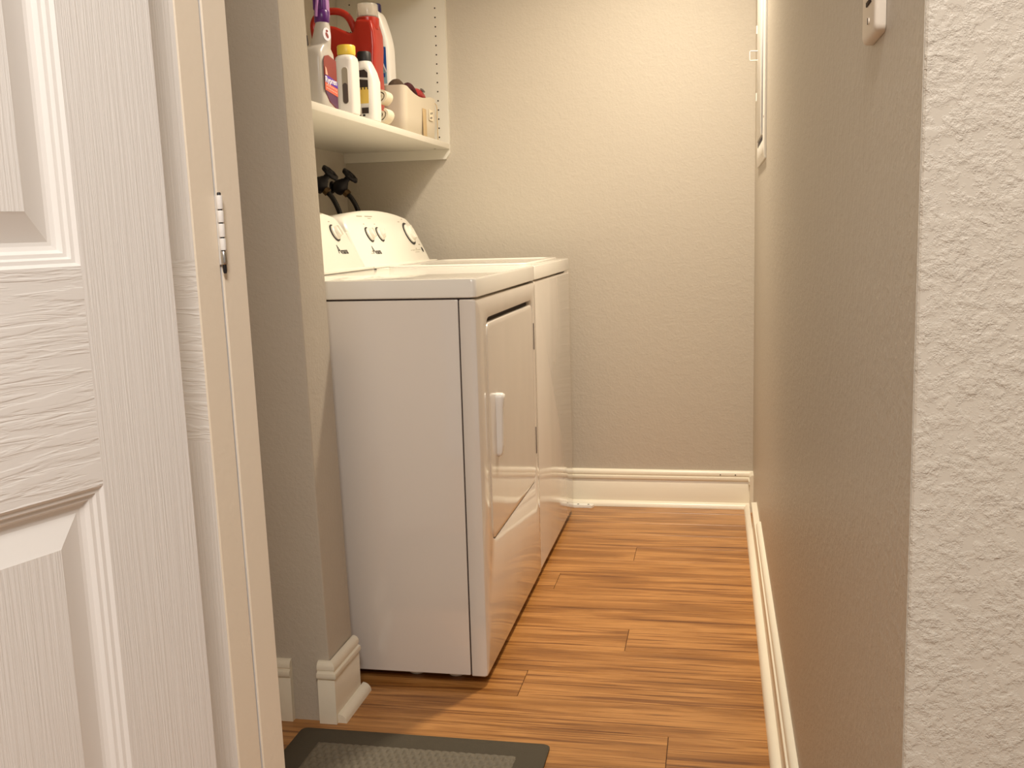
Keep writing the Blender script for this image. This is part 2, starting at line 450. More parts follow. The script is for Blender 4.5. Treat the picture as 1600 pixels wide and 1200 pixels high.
# hinge between the folded leaves
hp = Vector((-0.67061+math.sin(math.radians(0.84))*(1.07-0.012), -2.62922, 0))
bm = bmesh.new()
zt = 1.058
for k, (z1_, z0_) in enumerate(((1.058, 1.0425), (1.0415, 1.028), (1.027, 1.012), (1.011, 0.9975))):
    lathe(bm, [(0.0006, z0_), (0.0034, z0_+0.0003), (0.0036, z0_+0.001), (0.0036, z1_-0.001), (0.0034, z1_-0.0003), (0.0006, z1_)], 14, Matrix.Translation(hp))
hin = obj('door_hinge', bm, m_door_plain, fold1)
bm = bmesh.new()
lathe(bm, [(0.003, 0.9965), (0.0034, 0.996), (0.0034, 0.983), (0.003, 0.982)], 14, Matrix.Translation(hp))
o = obj('bare_knuckle', bm, m_chrome, hin); o['label'] = 'bare metal knuckle with the paint gone'
bm = bmesh.new()
lathe(bm, [(0.0016, 0.972), (0.0022, 0.975), (0.0022, 1.060), (0.0016, 1.061)], 12, Matrix.Translation(hp))
obj('hinge_pin', bm, m_rubber, hin)
bm = bmesh.new()
ea = math.radians(20); ee = Vector((math.sin(ea), math.cos(ea), 0)); en = Vector((ee.y, -ee.x, 0))
for s in (-1, 1):
    c = hp-en*0.0025
    pts = [c+ee*s*0.0002, c+ee*s*0.0010, c+ee*s*0.0010-en*0.010, c+ee*s*0.0002-en*0.010]
    loft(bm, [[p+Vector((0, 0, 0.982)) for p in pts], [p+Vector((0, 0, 1.058)) for p in pts]])
obj('hinge_leaf', bm, m_door_plain, hin)

# ------------------------------------------------------------------ dryer and washer
XF = -0.6335
def front_x(z): return -1.130-(z-0.914)*0.08/0.165
CN = Vector((1, 0, 0.08/0.165)).normalized()     # outward normal of the control console face
CU = Vector((-0.08/0.165, 0, 1)).normalized()
def cons_pt(y, z, d=0.0): return Vector((front_x(z), y, z))+CN*d
CM = lambda y, z, d=0.0: Matrix((Vector((0, 1, 0)), CU, CN)).transposed().to_4x4() if False else _cm(y, z, d)
def _cm(y, z, d):
    M = Matrix((Vector((0, 1, 0)), CU, Vector((0, 1, 0)).cross(CU))).transposed().to_4x4()
    M.translation = cons_pt(y, z, d); return M
def console(root, y0, y1):
    H0, HC, HE = 0.916, 1.090, 1.066
    def outline(ins):
        a0, a1 = y0+ins, y1-ins; pts = []
        pts += [(a1, H0), (a1+0.001, 0.95), (a1-0.001, 0.985), (a1-0.006, 1.02)]
        r = 0.045
        for k in range(0, 7):
            t = k/6*PI/2
            pts.append((a1-0.012-r+r*math.cos(t), 1.022+ (HE-ins-1.022+0.004)*math.sin(t)))
        for k in range(1, 12):
            u = k/12; yy = (a1-0.012-r)*(1-u)+(a0+0.012+r)*u
            pts.append((yy, HE-ins+0.004+(HC-HE-0.004)*math.sin(PI*u)**0.8))
        for k in range(6, -1, -1):
            t = k/6*PI/2
            pts.append((a0+0.012+r-r*math.cos(t), 1.022+(HE-ins-1.022+0.004)*math.sin(t)))
        pts += [(a0+0.006, 1.02), (a0+0.001, 0.985), (a0-0.001, 0.95), (a0, H0)]
        return pts
    bm = bmesh.new()
    F = lambda ins, d: [Vector((front_x(z)+d, y, z)) for y, z in outline(ins)]
    back = [Vector((min(-1.292, front_x(z)-0.03), y, z)) for y, z in outline(0.006)]
    loft(bm, [back, F(0.0, -0.022), F(0.0, -0.008), F(0.003, -0.0025), F(0.008, 0.0)])
    c = obj('control_console', bm, m_console, root, angle=30)
    bm = box(-1.20, -1.105, y0+0.002, y1-0.002, 0.9145, 0.921, bev=0.003)
    obj('console_skirt', bm, m_console, root)
    return c
def knob(root, y, z, r, turned=0.0):
    bm = bmesh.new(); M = _cm(y, z, 0)
    lathe(bm, [(r*0.80, 0.0004), (r, 0.0006), (r*1.0, 0.0022), (r*0.84, 0.0024)], 36, M)
    ring = obj('dial_ring', bm, m_black, root); ring['label'] = 'black ring around the knob'
    bm = bmesh.new()
    lathe(bm, [(r*0.82, 0.002), (r*0.82, 0.006), (r*0.74, 0.0085), (r*0.66, 0.0095), (r*0.62, 0.015), (r*0.56, 0.018), (r*0.3, 0.019)], 32, M)
    k = obj('knob', bm, m_knob, root)
    bm = bmesh.new()
    t = bmesh.new(); bmesh.ops.create_cube(t, size=1)
    for v in t.verts: v.co = Vector((v.co.x*r*0.2, v.co.y*r*1.15, v.co.z*0.008+0.0185))
    bmesh.ops.bevel(t, geom=t.edges[:], offset=0.0012, segments=2, affect='EDGES')
    t.transform(M @ Matrix.Rotation(turned, 4, 'Z')); merge(bm, t)
    obj('knob_grip', bm, m_knob, k)
def marks(root, lst):
    for (y, z, wd, ht) in lst:
        bm = bmesh.new()
        lp = [(-wd/2, -ht/2), (wd/2, -ht/2), (wd/2, ht/2), (-wd/2, ht/2)]
        M = _cm(y, z, 0.0001)
        loft(bm, [[M @ Vector((a, b, 0)) for a, b in lp], [M @ Vector((a, b, 0.0003)) for a, b in lp]])
        obj('printed_mark', bm, m_greyprint, root)

def top_panel(root, y0, y1, xb, xf, washer=False):
    bm = bmesh.new()
    L0 = lambda ins, z, r=0.012: onZ(rrect(xb+ins, xf-ins, y0+ins, y1-ins, r, 5), z)
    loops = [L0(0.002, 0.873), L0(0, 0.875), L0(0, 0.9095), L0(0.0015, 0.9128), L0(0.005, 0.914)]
    loft(bm, loops)
    return obj('top_panel', bm, m_enamel_top, root)

def appliance(name, label, y0, y1, dryer=True):
    yc = (y0+y1)/2
    r = thing(name, label, 'dryer' if dryer else 'washer', (-0.97, yc, 0.0))
    xf = XF if dryer else XF-0.0015
    # cabinet sides and back
    add = bmesh.new()
    add_box(add, -1.305, -0.6735, y0+0.0005, y1-0.0005, 0.022, 0.8695, bev=0.003)
    obj('cabinet', add, m_enamel, r)
    bm = bmesh.new()
    add_box(bm, -1.29, -0.650, y0+0.006, y1-0.006, 0.8685, 0.874)
    add_box(bm, -0.676, -0.665, y0+0.004, y1-0.004, 0.024, 0.8685)
    s = obj('joint_gap', bm, m_gap, r); s['label'] = 'dark gap between the steel panels'
    # front panel
    bm = bmesh.new()
    def RR(ins, rad, x): return onX(rrect(y0+ins, y1-ins, 0.020+ins, 0.8695-ins, rad, 6), x)
    if dryer:
        hy0, hy1, hz0, hz1 = -1.478, -0.885, 0.306, 0.822
        H = lambda ins, x, rr=0.034: onX(rrect(hy0+ins, hy1-ins, hz0+ins, hz1-ins, rr, 6), x)
        loft(bm, [RR(0.001, 0.003, -0.6705), RR(0, 0.004, -0.669), RR(0, 0.004, xf-0.007), RR(0.002, 0.005, xf-0.002), RR(0.007, 0.006, xf),
                  H(-0.002, xf), H(0, xf-0.001), H(0.0005, xf-0.006), H(0.001, xf-0.016)], cap0=True, cap1=True)
        obj('front_panel', bm, m_enamel, r)
        bm = bmesh.new()
        D = lambda ins, x: onX(rrect(hy0+0.0018+ins, hy1-0.0018-ins, hz0+0.0035+ins, hz1-0.0125-ins, 0.032-ins*0.5, 6), x)
        loft(bm, [D(0.004, xf-0.0145), D(0, xf-0.0135), D(0, xf-0.003), D(0.0015, xf-0.0005), D(0.005, xf+0.0006), D(0.012, xf+0.0008)])
        door = obj('dryer_door', bm, m_enamel, r)
        # shadow pocket (finger pull) above the door is the real gap; a dark sheet behind the door paints in its shade
        bm = bmesh.new()
        G = lambda ins, x: onX(rrect(hy0+0.001+ins, hy1-0.001-ins, hz0+0.001+ins, hz1-0.001-ins, 0.032, 6), x)
        loft(bm, [G(0, xf-0.0158), G(0, xf-0.0152)])
        g = obj('door_gap_shade', bm, m_gap, r); g['label'] = 'dark sheet painting shade into the gap around the dryer door'
        # hinges
        for (z0_, z1_) in ((0.681, 0.755), (0.383, 0.460)):
            obj('door_hinge_slot', box(xf-0.001, xf+0.0016, -0.8775, -0.8735, z0_, z1_, bev=0.0005), m_gap, door)
        # handle
        bm = bmesh.new()
        hy = -1.392; z0_, z1_ = 0.490, 0.640
        loops = []
        for (t, wv, d) in ((0.0, 0.004, 0.006), (0.02, 0.0085, 0.010), (0.06, 0.0105, 0.013), (0.2, 0.0105, 0.015), (0.5, 0.0105, 0.0155), (0.8, 0.011, 0.017), (0.92, 0.0125, 0.020), (0.975, 0.011, 0.020), (1.0, 0.006, 0.015)):
            z = z0_+(z1_-z0_)*t
            loops.append([Vector((xf, hy-wv, z)), Vector((xf+d*0.6, hy-wv, z)), Vector((xf+d*0.9, hy-wv*0.85, z)), Vector((xf+d, hy-wv*0.45, z)), Vector((xf+d, hy+wv*0.45, z)),
                          Vector((xf+d*0.9, hy+wv*0.85, z)), Vector((xf+d*0.6, hy+wv, z)), Vector((xf, hy+wv, z))])
        loft(bm, loops)
        obj('door_handle', bm, m_white_plastic, door, angle=60)
    else:
        loft(bm, [RR(0.001, 0.003, -0.6705), RR(0, 0.004, -0.669), RR(0, 0.004, xf-0.007), RR(0.002, 0.005, xf-0.002), RR(0.007, 0.006, xf)])
        obj('front_panel', bm, m_enamel, r)
    top_panel(r, y0+0.0005, y1-0.0005, -1.305, xf+0.001)
    if not dryer:
        # lid
        bm = bmesh.new()
        Lz = lambda ins, z, rad=0.03: onZ(rrect(-1.085+ins, -0.668-ins, y0+0.045+ins, y1-0.045-ins, rad, 6), z)
        loft(bm, [Lz(0, 0.9142), Lz(0, 0.9175), Lz(0.0015, 0.9195), Lz(0.005, 0.9205), Lz(0.022, 0.9205), Lz(0.026, 0.918), Lz(0.03, 0.917)])
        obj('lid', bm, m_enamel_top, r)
    # screw on the rear deck and levelling feet
    bm = bmesh.new(); lathe(bm, [(0.004, 0.914), (0.004, 0.9155), (0.002, 0.9165)], 12, Matrix.Translation((-1.09, y1-0.035, 0)))
    obj('deck_screw', bm, m_rubber, r)
    for fx in (-0.72, -0.815 if dryer else -1.24):
        for fy in (y0+0.055, y1-0.055):
            bm = bmesh.new()
            lathe(bm, [(0.017, 0.0005), (0.019, 0.003), (0.019, 0.009), (0.012, 0.011), (0.006, 0.0115), (0.006, 0.024)], 20, Matrix.Translation((fx, fy, 0)))
            obj('foot', bm, m_console, r)
    for fx in ((-1.25,) if dryer else ()):
        for fy in (y0+0.055, y1-0.055):
            bm = bmesh.new()
            lathe(bm, [(0.017, 0.0005), (0.019, 0.003), (0.019, 0.009), (0.006, 0.0115), (0.006, 0.024)], 20, Matrix.Translation((fx, fy, 0)))
            obj('foot', bm, m_console, r)
    console(r, y0+0.003, y1-0.003)
    return r
dr = appliance('clothes_dryer', 'white front loading clothes dryer nearest the camera beside the partition wall', -1.568, -0.8345, True)
wa = appliance('washing_machine', 'white top loading washing machine between the dryer and the back wall', -0.8315, -0.129, False)
knob(wa, -0.655, 1.013, 0.0255, 0.0); knob(wa, -0.552, 1.013, 0.0255, -0.9); knob(wa, -0.235, 1.013, 0.042, 0.2)
knob(dr, -0.940, 1.020, 0.026, 0.3); knob(dr, -1.25, 1.015, 0.026, 0.3)
lg = text('logo_lettering', 'A', 0.036, _cm(-0.686, 0.966, 0.0002), m_black, wa, bold=0.0006, sx=0.9)
text('logo_lettering', 'mana', 0.024, _cm(-0.649, 0.9605, 0.0002), m_black, lg, bold=0.0006, sx=1.0)
lg = text('logo_lettering', 'A', 0.036, _cm(-0.972, 0.974, 0.0002), m_black, dr, bold=0.0006, sx=0.9)
text('logo_lettering', 'mana', 0.024, _cm(-0.935, 0.9685, 0.0002), m_black, lg, bold=0.0006, sx=1.0)
marks(wa, [(-0.66, 1.070, 0.05, 0.003), (-0.575, 1.070, 0.07, 0.003), (-0.575, 1.064, 0.03, 0.002), (-0.70, 0.963, 0.012, 0.004), (-0.71, 0.957, 0.02, 0.002),
           (-0.655, 1.046, 0.012, 0.002), (-0.552, 1.046, 0.012, 0.002), (-0.285, 1.054, 0.02, 0.002), (-0.235, 1.063, 0.02, 0.002),
           (-0.30, 0.957, 0.012, 0.002), (-0.28, 0.957, 0.012, 0.003), (-0.26, 0.957, 0.012, 0.003), (-0.24, 0.957, 0.012, 0.003), (-0.22, 0.957, 0.012, 0.003), (-0.20, 0.957, 0.012, 0.003),
           (-0.235, 0.962, 0.012, 0.003), (-0.175, 0.975, 0.02, 0.004), (-0.24, 0.95, 0.05, 0.0015)])
marks(dr, [(-0.975, 1.075, 0.03, 0.0025), (-0.94, 1.052, 0.012, 0.002)])
bm = bmesh.new(); lathe(bm, [(0.0085, 0.0002), (0.0085, 0.001)], 20, _cm(-0.168, 0.957, 0) @ Matrix.Diagonal((1, 1.1, 1, 1)))
obj('indicator_window', bm, m_black, wa)

# bracket on the floor below the washer corner
bk = thing('floor_bracket', 'small white metal bracket lying at the foot of the back baseboard', 'bracket', (-0.635, -0.055, 0))
bm = bmesh.new()
pts = [(-0.705, -0.037), (-0.575, -0.037), (-0.570, -0.045), (-0.578, -0.068), (-0.592, -0.062), (-0.640, -0.064), (-0.652, -0.058), (-0.700, -0.062), (-0.708, -0.052)]
loft(bm, [[(a, b, 0.0005) for a, b in pts], [(a, b, 0.009) for a, b in pts], [(a*0.97-0.019, b*0.9-0.0052, 0.011) for a, b in pts]])
obj('plate', bm, m_metalwhite, bk)
for q in (-0.590, -0.628, -0.668):
    bm = bmesh.new(); lathe(bm, [(0.004, 0.0108), (0.004, 0.0115)], 12, Matrix.Translation((q, -0.0525, 0)))
    obj('screw_hole', bm, m_hole, bk)

# ------------------------------------------------------------------ wall shelf unit
SH = thing('wall_shelf_unit', 'white melamine shelf unit on the left wall holding cleaning supplies', 'shelf', (-1.28, -0.8, 1.277))
bm = bmesh.new()
pr = [(-1.4795, 1.277), (-1.092, 1.277), (-1.075, 1.300), (-1.075, 2.22), (-1.4795, 2.22)]
loft(bm, [[(a, -0.0185, b) for a, b in pr], [(a, -0.0005, b) for a, b in pr]])
zz = 1.355
while zz < 2.15:
    for hx in (-1.1125, -1.43):
        lathe(bm, [(0.0028, 0.0), (0.0028, 0.0006)], 10, axis_matrix((hx, -0.0184, zz), (0, -1, 0)), mi=1)
    zz += 0.032
obj('side_panel', bm, [m_shelf, m_hole], SH)
bm = bmesh.new()
loft(bm, [[(a, -1.650, b) for a, b in pr], [(a, -1.632, b) for a, b in pr]])
obj('side_panel', bm, m_shelf, SH)
obj('shelf_board', box(-1.4795, -1.0755, -1.6315, -0.019, 1.312, 1.331, bev=0.001), m_shelf, SH)
obj('shelf_board', box(-1.4795, -1.0755, -1.6315, -0.019, 1.870, 1.889, bev=0.001), m_shelf, SH)
obj('shelf_board', box(-1.4795, -1.0755, -1.6315, -0.019, 2.20, 2.219, bev=0.001), m_shelf, SH)
bm = bmesh.new(); lathe(bm, [(0.0035, 0), (0.0035, 0.001)], 12, axis_matrix((-1.12, -0.06, 1.3119), (0, 0, -1)))
obj('cam_cover', bm, m_greyprint, SH)
SZ = 1.3312     # top surface of the lower shelf

def bottle_loft(secs, n=28):
    """secs: (z, cx, cy, rx, ry, exponent)"""
    loops = []
    for z, cx, cy, rx, ry, ex in secs:
        l = []
        for k in range(n):
            t = 2*PI*(k+0.5)/n; c, s = math.cos(t), math.sin(t)
            l.append(Vector((cx+rx*math.copysign(abs(c)**(2/ex), c), cy+ry*math.copysign(abs(s)**(2/ex), s), z)))
        loops.append(l)
    return loft(bmesh.new(), loops)
def silhouette_loft(pts, y0, y1, r, m=None):
    """closed xz outline given a rounded thickness in y (pts counter clockwise)"""
    P = [Vector((a, b)) for a, b in pts]; n = len(P)
    def inset(d):
        out = []
        for i in range(n):
            a, b, c = P[i-1], P[i], P[(i+1) % n]
            e1 = (b-a).normalized(); e2 = (c-b).normalized()
            n1 = Vector((-e1.y, e1.x)); n2 = Vector((-e2.y, e2.x)); nn = (n1+n2)
            nn = nn.normalized() if nn.length > 1e-6 else n1
            out.append(b+nn*d)
        return out
    bm = bmesh.new(); loops = []
    for k in range(5):
        t = k/4*PI/2; q = inset(r*(1-math.sin(t))); y = y0+r*(1-math.cos(t))
        loops.append([Vector((p.x, y, p.y)) for p in q])
    for k in range(4, -1, -1):
        t = k/4*PI/2; q = inset(r*(1-math.sin(t))); y = y1-r*(1-math.cos(t))
        loops.append([Vector((p.x, y, p.y)) for p in q])
    return loft(bm, loops)
def curve2(pts, sub=5):
    q = smooth_path([(a, 0, b) for a, b in pts]+[(pts[0][0], 0, pts[0][1])], sub)[:-1]
    return [(v.x, v.z) for v in q]

# spray bottle -------------------------------------------------------
cx, cy = -1.144, -1.100
sb = thing('spray_bottle', 'grey spray bottle with a purple trigger head, leftmost on the shelf', 'bottle', (cx, cy, SZ))
body = bottle_loft([(SZ, cx, cy, 0.030, 0.046, 4), (SZ+0.006, cx, cy, 0.035, 0.052, 4.5), (SZ+0.03, cx, cy, 0.035, 0.053, 5), (SZ+0.128, cx, cy, 0.035, 0.053, 5),
                    (SZ+0.148, cx, cy, 0.034, 0.050, 4.5), (SZ+0.160, cx+0.005, cy, 0.029, 0.036, 3), (SZ+0.166, cx+0.012, cy, 0.0255, 0.028, 2.4), (SZ+0.185, cx+0.017, cy, 0.0235, 0.024, 2),
                    (SZ+0.212, cx+0.020, cy, 0.0195, 0.020, 2), (SZ+0.224, cx+0.020, cy, 0.016, 0.017, 2)])
obj('bottle_body', body, m_grey_plastic, sb, angle=50)
# wrap label on the +x face, several colour bands, its lower near corner cut on a slant
def xlabel(parts_, x, root, y_off=0.0):
    ob = None
    for nm, pts, m in parts_:
        bm = bmesh.new(); loft(bm, [[(x, a, b) for a, b in pts], [(x+0.0006, a, b) for a, b in pts]])
        o = obj(nm, bm, m, root if ob is None else ob)
        if ob is None: ob = o
        x += 0.0005
    return ob
lx = cx+0.0352; ya = cy-0.044; yb = cy+0.044
lab = xlabel([('label', [(ya, SZ+0.05), (ya+0.03, SZ+0.022), (yb, SZ+0.006), (yb, SZ+0.132), (ya+0.035, SZ+0.140), (ya+0.008, SZ+0.134), (ya, SZ+0.124)], m_labelred),
        ('plum_band', [(ya+0.006, SZ+0.045), (ya+0.03, SZ+0.024), (yb, SZ+0.008), (yb, SZ+0.040), (ya+0.003, SZ+0.049)], m_labelplum),
        ('coral_band', [(ya+0.001, SZ+0.050), (yb, SZ+0.041), (yb, SZ+0.062), (ya+0.001, SZ+0.070)], m_labelcoral),
        ('violet_band', [(ya+0.001, SZ+0.070), (yb, SZ+0.062), (yb, SZ+0.078), (ya+0.03, SZ+0.086), (ya+0.001, SZ+0.086)], m_labelviolet),
        ('figure_print', [(ya+0.004, SZ+0.088), (ya+0.02, SZ+0.088), (ya+0.012, SZ+0.104), (ya+0.004, SZ+0.108)], m_pinkprint)], lx, sb)
XM = lambda x, y, z: Matrix(((0, 0, 1, x), (1, 0, 0, y), (0, 1, 0, z), (0, 0, 0, 1)))
text('label_lettering', 'Rypren', 0.021, XM(lx+0.0027, cy-0.004, SZ+0.0755), m_whiteprint, lab, sx=1.35, bold=0.0004)
for k, zz in enumerate((0.062, 0.054)):
    bm = bmesh.new(); y0_ = ya+0.006
    for q in range(7):
        add_box(bm, lx+0.002, lx+0.0026, y0_+q*0.011, y0_+q*0.011+0.008, SZ+zz-0.001-q*0.0008, SZ+zz+0.002-q*0.0008)
    obj('small_print', bm, m_pinkprint, lab)
bm = bmesh.new(); M = axis_matrix((cx+0.0355, cy-0.014, SZ+0.190), (0.80, -0.58, 0.12))
lathe(bm, [(0.0115, 0.0), (0.0115, 0.0022)], 20, M @ Matrix.Diagonal((1, 1.45, 1, 1)))
em = obj('emblem', bm, m_whiteprint, sb)
bm = bmesh.new()
for (a, b, s, rr) in ((0.001, 0.008, 1.0, 0.0032), (0.0, -0.003, 2.2, 0.0036)):
    lathe(bm, [(rr, 0.0022), (rr, 0.0028)], 12, M @ Matrix.Translation((a, b, 0)) @ Matrix.Rotation(0.35, 4, 'Z') @ Matrix.Diagonal((1, s, 1, 1)))
obj('emblem_figure', bm, m_labelred, em)
nx, ny = cx+0.020, cy
bm = bmesh.new(); lathe(bm, [(0.0165, SZ+0.220), (0.0195, SZ+0.224), (0.0195, SZ+0.248), (0.017, SZ+0.252)], 24, Matrix.Translation((nx, ny, 0)))
obj('collar', bm, m_purple, sb)
bm = bmesh.new()
add_box(bm, nx-0.018, nx+0.012, ny-0.016, ny+0.020, SZ+0.249, SZ+0.300, bev=0.006, seg=3)
add_box(bm, nx-0.016, nx+0.010, ny-0.055, ny+0.034, SZ+0.292, SZ+0.322, bev=0.007, seg=3)
hd = obj('spray_head', bm, m_purple, sb, angle=50)
bm = bmesh.new(); tube(bm, smooth_path([(nx+0.004, ny-0.030, SZ+0.298), (nx+0.006, ny-0.040, SZ+0.275), (nx+0.002, ny-0.040, SZ+0.250), (nx-0.002, ny-0.034, SZ+0.232)], 5), 0.0035, 10)
obj('trigger', bm, m_lilac, hd)
bm = bmesh.new(); add_box(bm, nx+0.010, nx+0.016, ny-0.004, ny+0.018, SZ+0.235, SZ+0.320, bev=0.002)
obj('side_guard', bm, m_lilac, hd)

# white bottle with yellow cap and slot handle ----------------------
cx, cy = -1.104, -0.985
yb_ = thing('yellow_capped_bottle', 'white bottle with a yellow cap and a long slot in its side', 'bottle', (cx, cy, SZ))
b1 = bottle_loft([(SZ, cx, cy, 0.020, 0.026, 3), (SZ+0.004, cx, cy, 0.0255, 0.032, 4), (SZ+0.03, cx, cy, 0.0265, 0.033, 4.5), (SZ+0.140, cx, cy, 0.0265, 0.033, 4.5), (SZ+0.150, cx, cy, 0.0255, 0.031, 3.5), (SZ+0.156, cx, cy, 0.022, 0.025, 2.5), (SZ+0.158, cx, cy, 0.017, 0.019, 2)])
obj('bottle_body', b1, m_white_plastic, yb_, angle=50)
bm = bmesh.new(); lathe(bm, [(0.019, SZ+0.157), (0.0235, SZ+0.158), (0.0245, SZ+0.161), (0.0245, SZ+0.180), (0.0225, SZ+0.183), (0.01, SZ+0.1835)], 32, Matrix.Translation((cx, cy, 0)))
cap = obj('cap', bm, m_yellow, yb_)
# slot on the camera-facing face: raised rim and dark window
fy = cy-0.0331
def capsule(a, z0, z1, r, n=8):
    return [(a+r*math.cos(t*PI/n), z1-r+r*math.sin(t*PI/n)) for t in range(n+1)]+[(a+r*math.cos(PI+t*PI/n), z0+r+r*math.sin(PI+t*PI/n)) for t in range(n+1)]
bm = bmesh.new(); cxs = cx+0.004
rim = [(0.0105, 0.0), (0.0100, -0.0014), (0.0085, -0.0014), (0.0078, 0.0006)]
loops = [onY(capsule(cxs, SZ+0.028-(rr-0.0078), SZ+0.122+(rr-0.0078), rr), fy+d) for rr, d in rim]
loft(bm, loops, cap0=False, cap1=False)
obj('slot_rim', bm, m_white_plastic, yb_)
bm = bmesh.new(); loft(bm, [onY(capsule(cxs, SZ+0.028, SZ+0.122, 0.0079), fy+0.001), onY(capsule(cxs, SZ+0.028, SZ+0.122, 0.0079), fy-0.0004)])
sw = obj('slot_window', bm, m_greyprint, yb_); sw['label'] = 'grey see-through slot showing the level'
bm = bmesh.new(); loft(bm, [onY(capsule(cxs, SZ+0.029, SZ+0.082, 0.0068), fy-0.0004), onY(capsule(cxs, SZ+0.029, SZ+0.082, 0.0068), fy-0.0008)])
obj('slot_liquid', bm, m_darkgrey, sw)

# white bottle, black cap, yellow and black label --------------------
cx, cy = -1.110, -0.800
bb = thing('black_capped_bottle', 'white bottle with a black cap and a yellow and charcoal label', 'bottle', (cx, cy, SZ))
b2 = bottle_loft([(SZ, cx, cy, 0.022, 0.028, 3), (SZ+0.004, cx, cy, 0.029, 0.036, 4), (SZ+0.03, cx, cy, 0.030, 0.037, 4.5), (SZ+0.115, cx, cy, 0.030, 0.037, 4.5), (SZ+0.140, cx-0.002, cy, 0.026, 0.033, 4), (SZ+0.160, cx-0.006, cy, 0.022, 0.027, 3), (SZ+0.170, cx-0.007, cy, 0.0185, 0.020, 2.2)])
obj('bottle_body', b2, m_white_plastic, bb, angle=50)
bm = bmesh.new(); lathe(bm, [(0.017, SZ+0.169), (0.0205, SZ+0.170), (0.0205, SZ+0.193), (0.018, SZ+0.197), (0.008, SZ+0.198)], 32, Matrix.Translation((cx-0.008, cy, 0)))
obj('cap', bm, m_rubber, bb)
def ylabel(parts_, y, root):
    ob = None
    for nm, pts, m in parts_:
        bm = bmesh.new(); loft(bm, [[(a, y, b) for a, b in pts], [(a, y-0.0006, b) for a, b in pts]])
        o = obj(nm, bm, m, root if ob is None else ob)
        if ob is None: ob = o
        y -= 0.0005
    return ob
xa, xb_ = cx-0.024, cx+0.014
teeth = [(xa, SZ+0.098)]
tl = []
for k in range(4):
    u0 = xa+(xb_-xa)*k/4; u1 = xa+(xb_-xa)*(k+0.62)/4; u2 = xa+(xb_-xa)*(k+1)/4
    tl += [(u0, SZ+0.094), (u1, SZ+0.094), (u1, SZ+0.088), (u2, SZ+0.088)]
ylabel([('label', [(xa, SZ+0.014), (xb_, SZ+0.014), (xb_, SZ+0.140), (xb_-0.008, SZ+0.148), (xa, SZ+0.148)], m_white_plastic),
        ('charcoal_band', [(xa+0.001, SZ+0.086), (xb_-0.001, SZ+0.086), (xb_-0.001, SZ+0.114), (xa+0.001, SZ+0.118)], m_labeldark),
        ('charcoal_band', [(xa+0.001, SZ+0.124), (xb_-0.001, SZ+0.120), (xb_-0.001, SZ+0.134), (xb_-0.010, SZ+0.143), (xa+0.010, SZ+0.141), (xa+0.001, SZ+0.145)], m_labeldark),
        ('yellow_band', [(xa+0.001, SZ+0.050), (xb_-0.001, SZ+0.050)]+tl[::-1], m_labelyellow),
        ('orange_band', [(xa+0.001, SZ+0.020), (xa+0.012, SZ+0.020), (xa+0.012, SZ+0.047), (xa+0.001, SZ+0.047)], m_labelorange),
        ('dark_square', [(xa+0.016, SZ+0.022), (xb_-0.002, SZ+0.022), (xb_-0.002, SZ+0.038), (xa+0.016, SZ+0.038)], m_labeldark),
        ('dark_square', [(xa+0.005, SZ+0.0145), (xa+0.013, SZ+0.0145), (xa+0.013, SZ+0.0195), (xa+0.005, SZ+0.0195)], m_black),
        ('dark_square', [(xa+0.019, SZ+0.0145), (xa+0.026, SZ+0.0145), (xa+0.026, SZ+0.0195), (xa+0.019, SZ+0.0195)], m_black)], cy-0.0372, bb)

# red detergent jug with clear cap ----------------------------------
rj = thing('red_detergent_jug', 'large red jug with a loop handle and a clear measuring cap', 'jug', (-1.20, -0.67, SZ))
Y0, Y1 = -0.715, -0.615
# lower body (below the handle) and the loop are one mesh: body outline without the loop, then the loop as a swept tube
kx = lambda x: (x+0.134)*1.0237-0.134
kz = lambda z: (z-1.009)*1.0237+1.009
Y0, Y1 = -0.712, -0.622
body_o = [(kx(a), kz(b)) for a, b in curve2([(-1.100, 1.620), (-1.145, 1.622), (-1.158, 1.590), (-1.182, 1.596), (-1.215, 1.610), (-1.255, 1.612), (-1.280, 1.585), (-1.290, 1.52), (-1.293, 1.42), (-1.285, 1.345)], 5)][:-5]
body_o += [(kx(-1.278), SZ+0.006), (kx(-1.262), SZ+0.001), (kx(-1.118), SZ+0.001), (kx(-1.103), SZ+0.006), (kx(-1.097), 1.37), (kx(-1.092), 1.43), (kx(-1.094), 1.50), (kx(-1.090), 1.56), (kx(-1.091), 1.60)]
bm = silhouette_loft(body_o, Y0, Y1, 0.010)
ym = (Y0+Y1)/2-0.02
tube(bm, smooth_path([(kx(-1.278), ym, kz(1.580)), (kx(-1.281), ym, kz(1.622)), (kx(-1.265), ym, kz(1.646)), (kx(-1.230), ym, kz(1.655)), (kx(-1.195), ym, kz(1.650)), (kx(-1.172), ym, kz(1.632)), (kx(-1.155), ym, kz(1.595))], 7), 0.0105, 14)
obj('jug_body', bm, m_red, rj, angle=60)
jx, jy = kx(-1.121), -0.672
bm = bmesh.new()
lathe(bm, [(0.030, kz(1.600)), (0.0335, kz(1.612)), (0.0335, kz(1.630)), (0.0310, kz(1.632))], 32, Matrix.Translation((jx, jy, 0)))
obj('neck_ring', bm, m_red, rj)
bm = bmesh.new()
lathe(bm, [(0.0308, kz(1.6325)), (0.0318, kz(1.635)), (0.0305, kz(1.668)), (0.0295, kz(1.670)), (0.0280, kz(1.668)), (0.0280, kz(1.636))], 36, Matrix.Translation((jx, jy, 0)), cap0=False)
obj('measuring_cap', bm, m_clear, rj)

